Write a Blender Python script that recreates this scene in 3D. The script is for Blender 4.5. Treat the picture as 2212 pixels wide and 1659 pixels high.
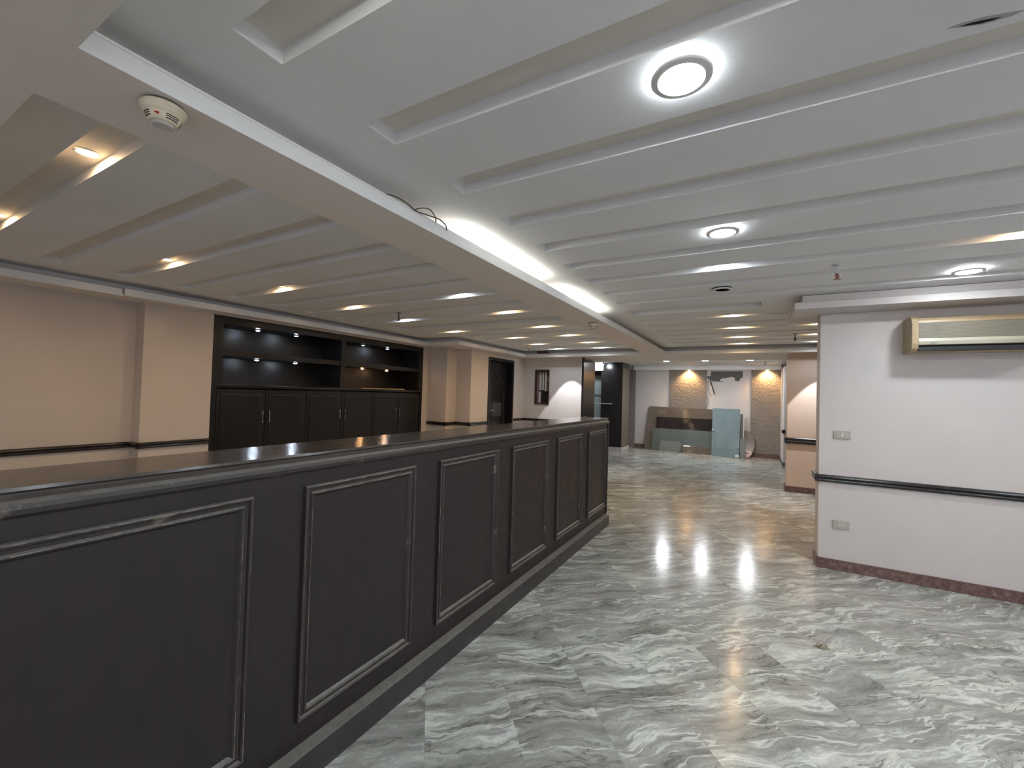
import bpy, bmesh, math, random
from mathutils import Vector, Matrix
random.seed(7)
for o in list(bpy.data.objects): bpy.data.objects.remove(o)
SC = bpy.context.scene
COL = SC.collection
PI = math.pi
# ------------------------------------------------------------------ camera
YAW, PITCH, ROLL, F = 0.51597, 0.022786, 0.028922, 922.94
CZ = 1.54
cy, sy, cp, sp, cr, sr = math.cos(YAW), math.sin(YAW), math.cos(PITCH), math.sin(PITCH), math.cos(ROLL), math.sin(ROLL)
fw = Vector((-sy*cp, cy*cp, sp)); rt = Vector((cy, sy, 0)); up = rt.cross(fw)
rt2 = cr*rt + sr*up; up2 = -sr*rt + cr*up
cam = bpy.data.cameras.new('camera'); cam.sensor_width = 36; cam.sensor_fit = 'HORIZONTAL'; cam.lens = F/2212*36
cam.clip_start = .02; cam.clip_end = 60
co = bpy.data.objects.new('camera', cam); COL.objects.link(co)
m = Matrix.Identity(4)
for i in range(3):
    m[i][0] = rt2[i]; m[i][1] = up2[i]; m[i][2] = -fw[i]
m[0][3] = 0; m[1][3] = 0; m[2][3] = CZ
co.matrix_world = m
SC.camera = co
# ------------------------------------------------------------------ world, exposure
SKY = .7; EXPO = 1.0
SC.cycles.diffuse_bounces = 6; SC.cycles.max_bounces = 9
w = bpy.data.worlds.new('world'); SC.world = w; w.use_nodes = True
w.node_tree.nodes['Background'].inputs[0].default_value = (.8, .85, 1, 1)
w.node_tree.nodes['Background'].inputs[1].default_value = SKY
SC.view_settings.view_transform = 'Standard'; SC.view_settings.look = 'None'
SC.view_settings.gamma = 1; SC.view_settings.exposure = EXPO; SC.view_settings.use_curve_mapping = False
WARM = (1.0, .68, .37); COOL = (.86, .94, 1.0); NEUT = (1, .93, .84)
LED_POWER = 125.0     # radiance of the big round panels
SPOT_W = 270.0        # radiance of the small warm spots
TUBE = 34.0

# ------------------------------------------------------------------ materials
MATS = {}
class N:
    def __init__(s, name):
        s.m = bpy.data.materials.new(name); s.m.use_nodes = True
        s.t = s.m.node_tree; s.b = s.t.nodes['Principled BSDF']; s.out = s.t.nodes['Material Output']
    def n(s, typ, **kw):
        nd = s.t.nodes.new(typ)
        for k, v in kw.items(): setattr(nd, k, v)
        return nd
    def l(s, a, b): s.t.links.new(a, b)
    def math(s, op, a, b=None, clamp=False):
        nd = s.n('ShaderNodeMath', operation=op); nd.use_clamp = clamp
        for i, v in enumerate((a, b)):
            if v is None: continue
            if isinstance(v, (int, float)): nd.inputs[i].default_value = v
            else: s.l(v, nd.inputs[i])
        return nd.outputs[0]
    def coord(s, scale=(1, 1, 1), rot=(0, 0, 0)):
        tc = s.n('ShaderNodeTexCoord'); mp = s.n('ShaderNodeMapping')
        mp.inputs['Scale'].default_value = scale; mp.inputs['Rotation'].default_value = rot
        s.l(tc.outputs['Object'], mp.inputs[0]); return mp.outputs[0]
    def noise(s, vec, scale, detail=4, rough=.55, dist=0, dim='3D', wv=None):
        nd = s.n('ShaderNodeTexNoise', noise_dimensions=dim)
        nd.inputs['Scale'].default_value = scale; nd.inputs['Detail'].default_value = detail
        nd.inputs['Roughness'].default_value = rough; nd.inputs['Distortion'].default_value = dist
        s.l(vec, nd.inputs['Vector'])
        if wv is not None: s.l(wv, nd.inputs['W'])
        return nd.outputs[0]
    def ramp(s, fac, stops, interp='LINEAR'):
        nd = s.n('ShaderNodeValToRGB'); e = nd.color_ramp.elements; nd.color_ramp.interpolation = interp
        while len(e) < len(stops): e.new(.5)
        for i, (p, c) in enumerate(stops):
            e[i].position = p; e[i].color = (*c, 1) if len(c) == 3 else c
        s.l(fac, nd.inputs[0]); return nd.outputs[0]
    def mix(s, fac, a, b, mode='MIX'):
        nd = s.n('ShaderNodeMix', data_type='RGBA', blend_type=mode)
        if isinstance(fac, (int, float)): nd.inputs[0].default_value = fac
        else: s.l(fac, nd.inputs[0])
        for k, v in ((6, a), (7, b)):
            if isinstance(v, tuple): nd.inputs[k].default_value = (*v, 1)
            else: s.l(v, nd.inputs[k])
        return nd.outputs[2]
    def bump(s, h, strength=.3, dist=.01):
        nd = s.n('ShaderNodeBump'); nd.inputs['Strength'].default_value = strength; nd.inputs['Distance'].default_value = dist
        s.l(h, nd.inputs['Height']); s.l(nd.outputs[0], s.b.inputs['Normal'])
    def set(s, **kw):
        for k, v in kw.items():
            i = s.b.inputs[k]
            if isinstance(v, tuple): i.default_value = (*v, 1)
            elif isinstance(v, (int, float)): i.default_value = v
            else: s.l(v, i)
        return s

def paint(name, col, var=.06, rough=.6, bump=.08, scale=1.3, spec=.3):
    s = N(name); c = s.coord()
    n1 = s.noise(c, scale, 5, .6)
    dark = tuple(x*(1-var) for x in col); lite = tuple(min(1, x*(1+var*.5)) for x in col)
    s.set(**{'Base Color': s.ramp(n1, [(.3, dark), (.7, lite)]), 'Roughness': rough, 'Specular IOR Level': spec})
    s.bump(s.noise(c, 90, 3, .6), bump, .002)
    MATS[name] = s.m; return s.m
def plain(name, col, rough=.5, metal=0, spec=.5, **kw):
    s = N(name); c = s.coord(); n1 = s.noise(c, 7, 4, .6)
    s.set(**{'Base Color': s.ramp(n1, [(.3, tuple(x*.9 for x in col)), (.7, tuple(min(1, x*1.06) for x in col))]), 'Roughness': rough, 'Metallic': metal, 'Specular IOR Level': spec, **kw})
    MATS[name] = s.m; return s.m
def emit(name, col, strength):
    s = N(name); s.set(**{'Base Color': tuple(col), 'Emission Color': tuple(col), 'Emission Strength': strength, 'Roughness': .5})
    MATS[name] = s.m; return s.m

paint('ceiling_paint', (.775, .77, .765), .05, .75, .06)
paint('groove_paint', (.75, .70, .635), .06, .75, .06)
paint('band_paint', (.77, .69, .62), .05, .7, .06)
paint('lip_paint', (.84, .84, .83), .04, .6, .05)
paint('wall_cream', (.58, .505, .44), .05, .6, .12)
paint('wall_white', (.60, .55, .525), .05, .55, .12)
paint('wall_blush', (.62, .49, .41), .05, .6, .12)
# dark stained wood
def wood(name, c1, c2, rough, worn=0.0, axis=(1, 6, 1), dust_glare=0, bump=.05):
    s = N(name); c = s.coord(axis)
    n1 = s.noise(c, 6, 6, .65, .6); n2 = s.noise(s.coord(), 1.2, 3, .5)
    base = s.mix(s.math('MULTIPLY', n2, .6), s.ramp(n1, [(.3, c1), (.7, c2)]), tuple(x*.7 for x in c1))
    if worn:
        n3 = s.noise(s.coord((1, 1, 1)), 9, 6, .7, .3)
        f = s.ramp(n3, [(.62-worn*.25, (0, 0, 0)), (.72-worn*.2, (1, 1, 1))])
        base = s.mix(f, base, (.20, .17, .13))
    if dust_glare:  # up-facing faces lightened: dusty, with ceiling glare put into the colour
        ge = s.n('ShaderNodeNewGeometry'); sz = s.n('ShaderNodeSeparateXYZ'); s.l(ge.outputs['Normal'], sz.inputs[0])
        f = s.ramp(sz.outputs[2], [(.25, (0, 0, 0)), (.75, (dust_glare, dust_glare, dust_glare))])
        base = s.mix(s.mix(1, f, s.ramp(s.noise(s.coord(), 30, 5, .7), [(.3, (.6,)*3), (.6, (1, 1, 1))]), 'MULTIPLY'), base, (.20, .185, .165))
    s.set(**{'Base Color': base, 'Roughness': s.ramp(s.noise(s.coord(), 14, 4), [(.3, (rough*.85,)*3), (.7, (rough*1.2,)*3)]), 'Specular IOR Level': .5})
    if bump: s.bump(n1, bump, .002)
    MATS[name] = s.m
wood('counter_wood', (.0135, .0118, .0128), (.032, .0175, .0165), .42, axis=(6, 6, 1))
wood('counter_top', (.060, .050, .044), (.085, .068, .058), .16, axis=(6, 1, 6))
wood('moulding_wood', (.030, .024, .022), (.045, .034, .030), .33, worn=.12, axis=(4, 4, 4), dust_glare=.8)
wood('plinth_wood', (.030, .026, .026), (.055, .048, .046), .4, worn=0, axis=(2, 2, 8), dust_glare=.95)
wood('cabinet_wood', (.0045, .0032, .003), (.010, .0065, .005), .38, axis=(6, 6, 1))
wood('rail_wood', (.014, .011, .012), (.022, .016, .017), .25, axis=(3, 3, 3), bump=0)
wood('black_panel', (.012, .010, .011), (.020, .016, .016), .22, axis=(6, 6, 1))
s = N('worn_edge'); n1 = s.noise(s.coord(), 22, 6, .7); n2 = s.noise(s.coord(), 2.5, 4, .6)
s.set(**{'Base Color': s.mix(s.math('MULTIPLY', s.ramp(n1, [(.42, (0, 0, 0)), (.55, (1, 1, 1))]), s.ramp(n2, [(.40, (.15, .15, .15)), (.6, (1, 1, 1))])), (.04, .031, .028), (.26, .235, .20)), 'Roughness': .4}); MATS['worn_edge'] = s.m
# marble floor
def marble():
    s = N('marble_floor')
    A = math.radians(40.5)
    tc = s.n('ShaderNodeTexCoord'); mp = s.n('ShaderNodeMapping')
    mp.inputs['Location'].default_value = (0.736, -2.171, 0)
    s.l(tc.outputs['Object'], mp.inputs[0])
    mr = s.n('ShaderNodeMapping'); mr.inputs['Rotation'].default_value = (0, 0, -A)
    s.l(mp.outputs[0], mr.inputs[0])
    sx = s.n('ShaderNodeSeparateXYZ'); s.l(mr.outputs[0], sx.inputs[0])
    T = .41
    u, v = s.math('DIVIDE', sx.outputs[0], T), s.math('DIVIDE', sx.outputs[1], T)
    iu, iv = s.math('FLOOR', u), s.math('FLOOR', v)
    cb = s.n('ShaderNodeCombineXYZ'); s.l(iu, cb.inputs[0]); s.l(iv, cb.inputs[1])
    wn = s.n('ShaderNodeTexWhiteNoise', noise_dimensions='2D'); s.l(cb.outputs[0], wn.inputs[0])
    r = wn.outputs[0]
    # warped coordinates, veins run along u
    base = s.n('ShaderNodeCombineXYZ'); s.l(sx.outputs[0], base.inputs[0]); s.l(sx.outputs[1], base.inputs[1])
    W = s.math('MULTIPLY', r, .27)
    w1 = s.noise(base.outputs[0], 1.5, 3, .5, 0, '4D', W)
    w2 = s.noise(base.outputs[0], 4.5, 3, .55, 0, '4D', W)
    off = s.math('ADD', s.math('MULTIPLY', s.math('SUBTRACT', w1, .5), .36), s.math('MULTIPLY', s.math('SUBTRACT', w2, .5), .10))
    w3 = s.noise(base.outputs[0], 26, 3, .6)
    off = s.math('ADD', off, s.math('MULTIPLY', s.math('SUBTRACT', w3, .5), .016))
    vv = s.math('ADD', sx.outputs[1], off)
    c2 = s.n('ShaderNodeCombineXYZ'); s.l(s.math('MULTIPLY', sx.outputs[0], .16), c2.inputs[0]); s.l(vv, c2.inputs[1])
    a = s.noise(c2.outputs[0], 9, 9, .67, .08, '4D', W)
    b = s.noise(c2.outputs[0], 34, 8, .68, .1, '4D', W)
    g = s.math('ADD', s.math('MULTIPLY', s.noise(base.outputs[0], 48, 6, .8), .6), s.math('MULTIPLY', s.noise(base.outputs[0], 210, 3, .8), .4))
    val = s.math('ADD', s.math('MULTIPLY', a, .56), s.math('ADD', s.math('MULTIPLY', b, .24), s.math('MULTIPLY', g, .20)))
    val = s.math('ADD', val, s.math('MULTIPLY', s.math('SUBTRACT', r, .5), .03))
    col = s.ramp(val, [(.34, (.065, .07, .06)), (.415, (.165, .165, .15)), (.46, (.255, .245, .23)), (.51, (.315, .31, .29)),
                       (.55, (.44, .445, .415)), (.62, (.66, .66, .60))])
    # hue drift: greenish, cream and rosy clouds
    h = s.noise(base.outputs[0], 2.3, 4, .6, .4, '4D', W)
    col = s.mix(s.ramp(h, [(.35, (.0, .0, .0)), (.7, (.55, .55, .55))]), col, s.mix(1, col, (.90, 1.0, .93), 'MULTIPLY'))
    h2 = s.noise(base.outputs[0], 3.1, 3, .6)
    col = s.mix(s.ramp(h2, [(.5, (0, 0, 0)), (.75, (.6, .6, .6))]), col, s.mix(1, col, (1.0, .93, .88), 'MULTIPLY'))
    # thin dark veins
    c = s.noise(c2.outputs[0], 5.3, 5, .58, .1, '4D', W)
    ridge = s.math('ABSOLUTE', s.math('SUBTRACT', c, .5))
    col = s.mix(s.ramp(ridge, [(.0, (.75, .75, .75)), (.009, (0, 0, 0))]), col, (.09, .09, .075))
    d = s.noise(c2.outputs[0], 4.1, 5, .6, .1, '4D', s.math('ADD', W, 7.3))
    ridge2 = s.math('ABSOLUTE', s.math('SUBTRACT', d, .53))
    col = s.mix(s.ramp(ridge2, [(.0, (.6, .6, .6)), (.016, (0, 0, 0))]), col, (.75, .77, .72))
    # tile joints
    def edge(x, i):
        f = s.math('SUBTRACT', x, i); f = s.math('MINIMUM', f, s.math('SUBTRACT', 1, f)); return f
    e = s.math('MINIMUM', edge(u, iu), edge(v, iv))
    joint = s.math('LESS_THAN', e, .0028)
    col = s.mix(s.math('MULTIPLY', joint, .28), col, (.10, .10, .09))
    # brown dirt stains
    st = s.noise(s.coord(), 5.5, 5, .6)
    col = s.mix(s.ramp(st, [(.69, (0, 0, 0)), (.73, (.35, .35, .35))]), col, (.22, .18, .13))
    rg = s.noise(s.coord(), 3, 5, .6)
    s.set(**{'Base Color': col, 'Roughness': s.ramp(rg, [(.3, (.13,)*3), (.7, (.22,)*3)]), 'Specular IOR Level': .5})
    MATS['marble_floor'] = s.m
marble()
def granite(name, cs, scale=30):
    s = N(name); c = s.coord(); n1 = s.noise(c, scale, 6, .75); n2 = s.noise(c, 5, 4, .6)
    col = s.ramp(n1, [(.3, cs[0]), (.5, cs[1]), (.68, cs[2])])
    col = s.mix(s.ramp(n2, [(.62, (0, 0, 0)), (.68, (.7, .7, .7))]), col, cs[3])
    s.set(**{'Base Color': col, 'Roughness': .4}); MATS[name] = s.m
granite('skirting_granite', [(.06, .030, .028), (.14, .075, .065), (.24, .16, .14), (.42, .36, .33)])
granite('pale_plinth', [(.4, .36, .33), (.52, .47, .44), (.62, .58, .55), (.6, .55, .5)], 14)
def relief(name, c1, c2, wscale=9, strength=.9):
    s = N(name); c = s.coord()
    n0 = s.noise(c, wscale, 3, .55, 2.2); n1 = s.noise(c, 60, 5, .7)
    hgt = s.math('ADD', s.math('MULTIPLY', n0, 1.0), s.math('MULTIPLY', n1, .25))
    s.set(**{'Base Color': s.ramp(n1, [(.35, c1), (.65, c2)]), 'Roughness': .75}); s.bump(hgt, strength, .04)
    MATS[name] = s.m
relief('stone_relief', (.17, .145, .125), (.31, .27, .24))
relief('mesh_glass', (.20, .22, .22), (.42, .45, .45), 22, .8)
relief('bare_concrete', (.10, .10, .10), (.22, .215, .21), 30, 1)
plain('lamp_metal', (.55, .56, .58), .3, .6)
plain('chrome', (.75, .76, .78), .15, 1)
plain('copper', (.30, .13, .10), .3, .7)
plain('black_plastic', (.012, .012, .013), .4)
plain('dark_void', (.006, .006, .006), .9)
plain('white_plastic', (.72, .72, .70), .4)
plain('cream_plastic', (.74, .64, .47), .4)
plain('plate_plastic', (.42, .39, .34), .45)
plain('key_plastic', (.52, .49, .45), .4)
plain('red_plastic', (.5, .02, .01), .4)
plain('cable_brown', (.10, .08, .06), .6)
plain('pipe_white', (.62, .57, .52), .5)
plain('frame_red', (.07, .022, .020), .4)
plain('socket_brown', (.16, .13, .10), .6)
plain('pink_plastic', (.75, .50, .46), .5)
plain('blue_door', (.20, .255, .27), .10, 0, .6)
plain('cardboard', (.30, .23, .15), .8)
plain('yellow_sheet', (.55, .40, .16), .35)
plain('shelf_glass', (.62, .80, .80), .1, 0, .8)
plain('steel_grey', (.10, .115, .11), .35)
plain('scar_grey', (.38, .38, .38), .8)
plain('dark_plate', (.045, .048, .043), .4)
plain('bronze_glass', (.20, .165, .13), .07, .35, .8)
plain('dark_reflection', (.030, .022, .022), .07, .2, .8)  # a dark reflection in the bronze sheet, put into a base colour
plain('green_glass', (.155, .18, .165), .12, .25, .8)
plain('grey_slab', (.19, .20, .185), .3)
plain('brown_glass', (.22, .18, .15), .15, .2)
s = N('cloth_tan'); n1 = s.noise(s.coord((1, 2.4, 1), (0, 0, .5)), 42, 4, .6, .6)
s.set(**{'Base Color': s.ramp(n1, [(.40, (.07, .06, .04)), (.48, (.30, .26, .18)), (.62, (.46, .41, .31))]), 'Roughness': .8}); s.bump(n1, .8, .01); MATS['cloth_tan'] = s.m  # dark crease shading put into the colour along the bump noise
# yellowed air conditioner with a grille of fine lines and smudges
s = N('ac_plastic'); s.set(**{'Base Color': s.ramp(s.noise(s.coord(), 3, 4), [(.3, (.30, .215, .12)), (.7, (.40, .30, .18))]), 'Roughness': .45}); MATS['ac_plastic'] = s.m
s = N('ac_flap'); s.set(**{'Base Color': s.ramp(s.noise(s.coord(), 3, 4), [(.3, (.36, .34, .25)), (.7, (.45, .42, .32))]), 'Roughness': .35}); MATS['ac_flap'] = s.m
s = N('ac_grille')
sxx = s.n('ShaderNodeSeparateXYZ'); s.l(s.coord(), sxx.inputs[0])
fr = s.math('FRACT', s.math('MULTIPLY', sxx.outputs[2], 90))
g1 = s.mix(s.math('GREATER_THAN', fr, .6), (.20, .175, .125), (.14, .12, .088))
sm = s.noise(s.coord((1.6, 1, 4)), 9, 6, .7, .8)
mask = s.math('MULTIPLY', s.ramp(sm, [(.52, (0, 0, 0)), (.58, (1, 1, 1))]), s.math('LESS_THAN', sxx.outputs[0], 1.32))
s.set(**{'Base Color': s.mix(s.math('MULTIPLY', mask, .7), g1, (.12, .11, .10)), 'Roughness': .55}); MATS['ac_grille'] = s.m
emit('led_cool', COOL, LED_POWER); emit('led_far', (.9, .95, 1), 230)
emit('bulb_warm', WARM, SPOT_W); emit('bulb_white', (.80, .90, 1), SPOT_W*.9); emit('bulb_dim', (1, .75, .45), SPOT_W*.3)
emit('tube_light', (.97, 1, .97), TUBE); emit('tube_light_old', (1, 1, .93), TUBE*.27)
emit('puck_white', (.72, .84, 1), 120); emit('puck_warm', (1, .50, .20), 110); emit('puck_dim', (.8, .9, 1), 6)
M = MATS

# ------------------------------------------------------------------ mesh helpers
BAND = ['band_paint', 'lip_paint']
class MB:
    def __init__(s): s.b = bmesh.new()
    def box(s, x0, x1, y0, y1, z0, z1, mi=0):
        vs = [s.b.verts.new((x, y, z)) for x in (x0, x1) for y in (y0, y1) for z in (z0, z1)]
        for q in ((0, 1, 3, 2), (4, 6, 7, 5), (0, 4, 5, 1), (2, 3, 7, 6), (0, 2, 6, 4), (1, 5, 7, 3)):
            f = s.b.faces.new([vs[i] for i in q]); f.material_index = mi
        return s
    def prism(s, poly, fn, t0, t1):   # poly 2D, fn(a, b, t)->xyz
        n = len(poly); A = [s.b.verts.new(fn(a, b, t0)) for a, b in poly]; B = [s.b.verts.new(fn(a, b, t1)) for a, b in poly]
        for i in range(n): s.b.faces.new((A[i], A[(i+1) % n], B[(i+1) % n], B[i]))
        s.b.faces.new(A[::-1]); s.b.faces.new(B); return s
    def lathe(s, prof, c=(0, 0, 0), seg=32, ax='z', a0=0, a1=2*PI):
        full = abs(a1-a0-2*PI) < 1e-6; rings = []
        cnt = seg if full else seg+1
        for r, h in prof:
            ring = []
            for k in range(cnt):
                a = a0+(a1-a0)*k/seg; x, y = r*math.cos(a), r*math.sin(a)
                p = {'z': (x, y, h), 'x': (h, x, y), 'y': (x, h, y)}[ax]
                ring.append(s.b.verts.new((c[0]+p[0], c[1]+p[1], c[2]+p[2])))
            rings.append(ring)
        for A, B in zip(rings, rings[1:]):
            for k in range(seg):
                j = (k+1) % cnt
                s.b.faces.new((A[k], A[j], B[j], B[k]))
        for ring, r in ((rings[0], prof[0][0]), (rings[-1], prof[-1][0])):
            if full and r > 1e-5: s.b.faces.new(ring)
        return s
    def tube(s, pts, r, seg=8):
        pts = [Vector(p) for p in pts]; rings = []
        for i, p in enumerate(pts):
            d = (pts[min(i+1, len(pts)-1)]-pts[max(i-1, 0)]).normalized()
            a = d.orthogonal().normalized() if i == 0 else (a_prev - d*a_prev.dot(d)).normalized()
            a_prev = a; b = d.cross(a)
            rings.append([s.b.verts.new(p + r*(math.cos(2*PI*k/seg)*a + math.sin(2*PI*k/seg)*b)) for k in range(seg)])
        for A, B in zip(rings, rings[1:]):
            for k in range(seg): s.b.faces.new((A[k], A[(k+1) % seg], B[(k+1) % seg], B[k]))
        s.b.faces.new(rings[0][::-1]); s.b.faces.new(rings[-1]); return s
    def build(s, name, mat, parent=None, bevel=0, smooth=False, loc=None):
        bmesh.ops.recalc_face_normals(s.b, faces=s.b.faces)
        if mat is BAND:
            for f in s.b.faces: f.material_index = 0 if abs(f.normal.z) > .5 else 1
        me = bpy.data.meshes.new(name); s.b.to_mesh(me); s.b.free()
        for mm in (mat if isinstance(mat, list) else [mat]): me.materials.append(M[mm] if isinstance(mm, str) else mm)
        if smooth:
            for p in me.polygons: p.use_smooth = True
        o = bpy.data.objects.new(name, me); COL.objects.link(o)
        if parent:
            o.parent = parent; o.matrix_parent_inverse = Matrix.Translation(-Vector(parent.location)) if parent.get('_w') else Matrix.Identity(4)
        if bevel:
            md = o.modifiers.new('bevel', 'BEVEL'); md.width = bevel; md.segments = 2; md.limit_method = 'ANGLE'
        return o
def smooth_path(pts, n=6):
    out = []; P = [Vector(p) for p in pts]; P = [P[0]*2-P[1]] + P + [P[-1]*2-P[-2]]
    for i in range(1, len(P)-2):
        for k in range(n):
            t = k/n; a, b, c, d = P[i-1:i+3]
            out.append(.5*((2*b)+(c-a)*t+(2*a-5*b+4*c-d)*t*t+(3*b-3*c+d-a)*t*t*t))
    out.append(P[-2]); return out
def tag(o, label, cat, group=None):
    o['label'] = label; o['category'] = cat
    if group: o['group'] = group
    return o
def struct(o): o['kind'] = 'structure'; return o
def thing(name, loc, label=None, cat=None, group=None, world=True):
    o = bpy.data.objects.new(name, None); o.empty_display_size = .05; COL.objects.link(o); o.location = loc
    if world: o['_w'] = 1           # parts are written in world coordinates
    if label: tag(o, label, cat, group)
    return o
def dup(root, loc, label, group=None):
    r = root.copy(); COL.objects.link(r); r.location = loc
    if label: r['label'] = label
    if group: r['group'] = group
    for ch in list(root.children):
        c = ch.copy(); COL.objects.link(c); c.parent = r
        for g in ch.children:
            d = g.copy(); COL.objects.link(d); d.parent = c
    return r

# ------------------------------------------------------------------ room shell
ZS, ZL, ZC = 2.383, 2.450, 2.520       # soffit, lip of the coves, grooved ceiling
GD = .050                              # groove depth
struct(MB().box(-6.4, 4.7, -2.8, 13.9, -.1, 0).build('floor', 'marble_floor'))
# grooved ceiling
far_edges = [.753+.468*k for k in range(9)]
GR = [(f-.145, f) for f in far_edges] + [(4.84, 5.165)] + [(f-.13, f) for f in (5.62, 6.09, 6.57, 7.05, 7.53, 8.0, 8.42)]
def xr_right(i): return .05 if i == 9 else (.32 if i in (10, 11) else 4.3)
c = MB()
c.box(-6.4, 4.7, -2.8, 13.9, ZC+GD, 2.75, 1)
y = .2
for i, (a, b) in enumerate(GR):
    c.box(-6.4, 4.7, y, a, ZC, ZC+GD)
    xl = -5.06 if a < 5.9 else -4.33
    c.box(-6.4, xl, a, b, ZC, ZC+GD); c.box(-1.95, -1.262, a, b, ZC, ZC+GD); c.box(xr_right(i), 4.7, a, b, ZC, ZC+GD)
    y = b
c.box(-6.4, 4.7, y, 10.55, ZC, ZC+GD)
y = 10.55
for a, b in ((10.75, 10.87), (11.25, 11.37), (11.75, 11.87), (12.35, 12.47), (12.85, 12.97)):
    c.box(-6.4, 4.7, y, a, ZC, ZC+GD); c.box(-6.4, -3.6, a, b, ZC, ZC+GD); c.box(.4, 4.7, a, b, ZC, ZC+GD); y = b
c.box(-6.4, 4.7, y, 13.9, ZC, ZC+GD)
ceil = struct(c.build('ceiling', ['ceiling_paint', 'groove_paint']))
# dropped coves: fascia boards with an open trough behind
SB = .12; T = .014
c = MB()
c.box(-1.853+T, -1.5-T, .37, 8.6, ZS, ZS+T)                  # beam floor
c.box(-1.5-T, -1.5, .37, 8.6, ZS, ZL-.010); c.box(-1.5-T, -1.5, .37, 8.6, ZL-.009, ZL)
c.box(-1.853, -1.853+T, .37, 8.6, ZS, ZL)
c.box(-1.853+SB, -1.5-SB, .37, 8.6, ZS+T, ZC)
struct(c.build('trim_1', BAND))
c = MB()                                                       # band behind the camera
c.box(-6.4, 4.7, -2.8, .37-T, ZS, ZS+T); c.box(-6.4, 4.7, .37-T, .37, ZS, ZL); c.box(-6.4, 4.7, -2.8, .37-SB, ZS+T, ZC)
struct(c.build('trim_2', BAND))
c = MB()                                                       # far band
c.box(-6.4, 4.7, 8.6+T, 10.2, ZS, ZS+T); c.box(-6.4, 4.7, 8.6, 8.6+T, ZS, ZL); c.box(-6.4, 4.7, 8.6+.17, 10.2, ZS+T, ZC)
struct(c.build('trim_3', BAND))
c = MB()                                                       # band along the left wall
c.box(-6.4, -5.36-T, .37, 1.72, ZS, ZS+T); c.box(-5.36-T, -5.36, .37, 1.72, ZS, ZL)
c.box(-6.4, -5.30-T, 1.72, 6.08+T, ZS, ZS+T); c.box(-5.30-T, -5.30, 1.72, 6.08+T, ZS, ZL)
c.box(-6.4, -5.36-.17, .37, 6.08+.17, ZS+T, ZC)
c.box(-6.4, -4.54-T, 6.08+T, 8.6, ZS, ZS+T); c.box(-5.30, -4.54, 6.08, 6.08+T, ZS, ZL); c.box(-4.54-T, -4.54, 6.08+T, 8.6, ZS, ZL)
c.box(-6.4, -4.54-.17, 6.08+.17, 8.6+.17, ZS+T, ZC)
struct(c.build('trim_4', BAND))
c = MB()                                                       # crown round the end of the right wall
c.box(.31, 4.7, 4.64, 5.42, ZS, ZL-.006); c.box(.375, 4.7, 4.71, 5.35, ZL-.006, ZC-.004)
struct(c.build('trim_5', 'wall_white', bevel=.003))
c = MB()                                                       # far room band
c.box(-3.25, .62, 13.3, 13.42, ZS, ZL+.03); c.box(-3.25, .62, 13.36, 13.42, ZL+.03, ZC)
struct(c.build('trim_6', BAND))
# walls
c = MB()
c.box(-6.3, -5.69, -2.8, 1.95, 0, ZS); c.box(-6.3, -5.5, 1.95, 2.60, 0, ZS)
c.box(-6.3, -5.5, 2.60, 6.24, 2.372, ZS); c.box(-6.3, -6.0, 2.60, 6.24, 0, 2.372); c.box(-6.3, -5.5, 6.24, 6.41, 0, ZS)
c.box(-6.3, -5.06, 6.41, 6.72, 0, ZS)
c.box(-6.3, -4.72, 6.72, 7.33, 0, ZS); c.box(-6.3, -4.72, 7.33, 8.385, 2.285, ZS); c.box(-6.3, -4.72, 8.385, 8.90, 0, ZS)
c.box(-6.3, -5.05, 7.33, 8.385, 0, 2.285)
struct(c.build('wall_left', 'wall_cream'))
c = MB(); c.box(-6.3, -4.43, 8.90, 9.6, 0, ZS); c.box(-4.43, -4.07, 8.90, 9.6, 0, 1.315); c.box(-4.43, -4.07, 8.90, 9.6, 2.113, ZS)
c.box(-4.43, -4.07, 9.05, 9.6, 1.315, 2.113); c.box(-4.07, -3.29, 8.90, 9.6, 0, ZS)
c.box(-3.90, -3.29, 8.894, 8.90, 0, ZS)
struct(c.build('wall_back', 'wall_white'))
struct(MB().box(.54, 4.6, 4.97, 5.2, 0, ZS).build('wall_right', 'wall_white', bevel=.004))
struct(MB().box(.50, 4.6, 8.77, 9.1, 0, ZS).build('wall_column', 'wall_blush', bevel=.004))
struct(MB().box(.615, 4.6, 12.0, 13.45, 0, ZS).build('wall_stub', 'wall_white', bevel=.004))
struct(MB().box(-6.3, 4.6, 13.42, 13.8, 0, ZC).build('wall_far', 'wall_white'))
c = MB(); c.box(-6.3, 4.6, -2.8, -2.6, 0, .25); c.box(-6.3, 4.6, -2.8, -2.6, 2.3, ZS)
for x0, x1 in ((-6.3, -3.6), (-1.4, -.9), (1.3, 1.8), (4.0, 4.6)): c.box(x0, x1, -2.8, -2.6, .25, 2.3)
struct(c.build('wall_behind', 'wall_white'))
c = MB(); c.box(4.45, 4.6, -2.6, 13.42, 0, .25); c.box(4.45, 4.6, -2.6, 13.42, 2.3, ZC)
for y0, y1 in ((-2.6, -2.2), (.2, .7), (3.1, 13.42)): c.box(4.45, 4.6, y0, y1, .25, 2.3)
struct(c.build('wall_side', 'wall_white'))
k = 0  # unseen windows added in both walls so sky light brightens the room
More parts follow.
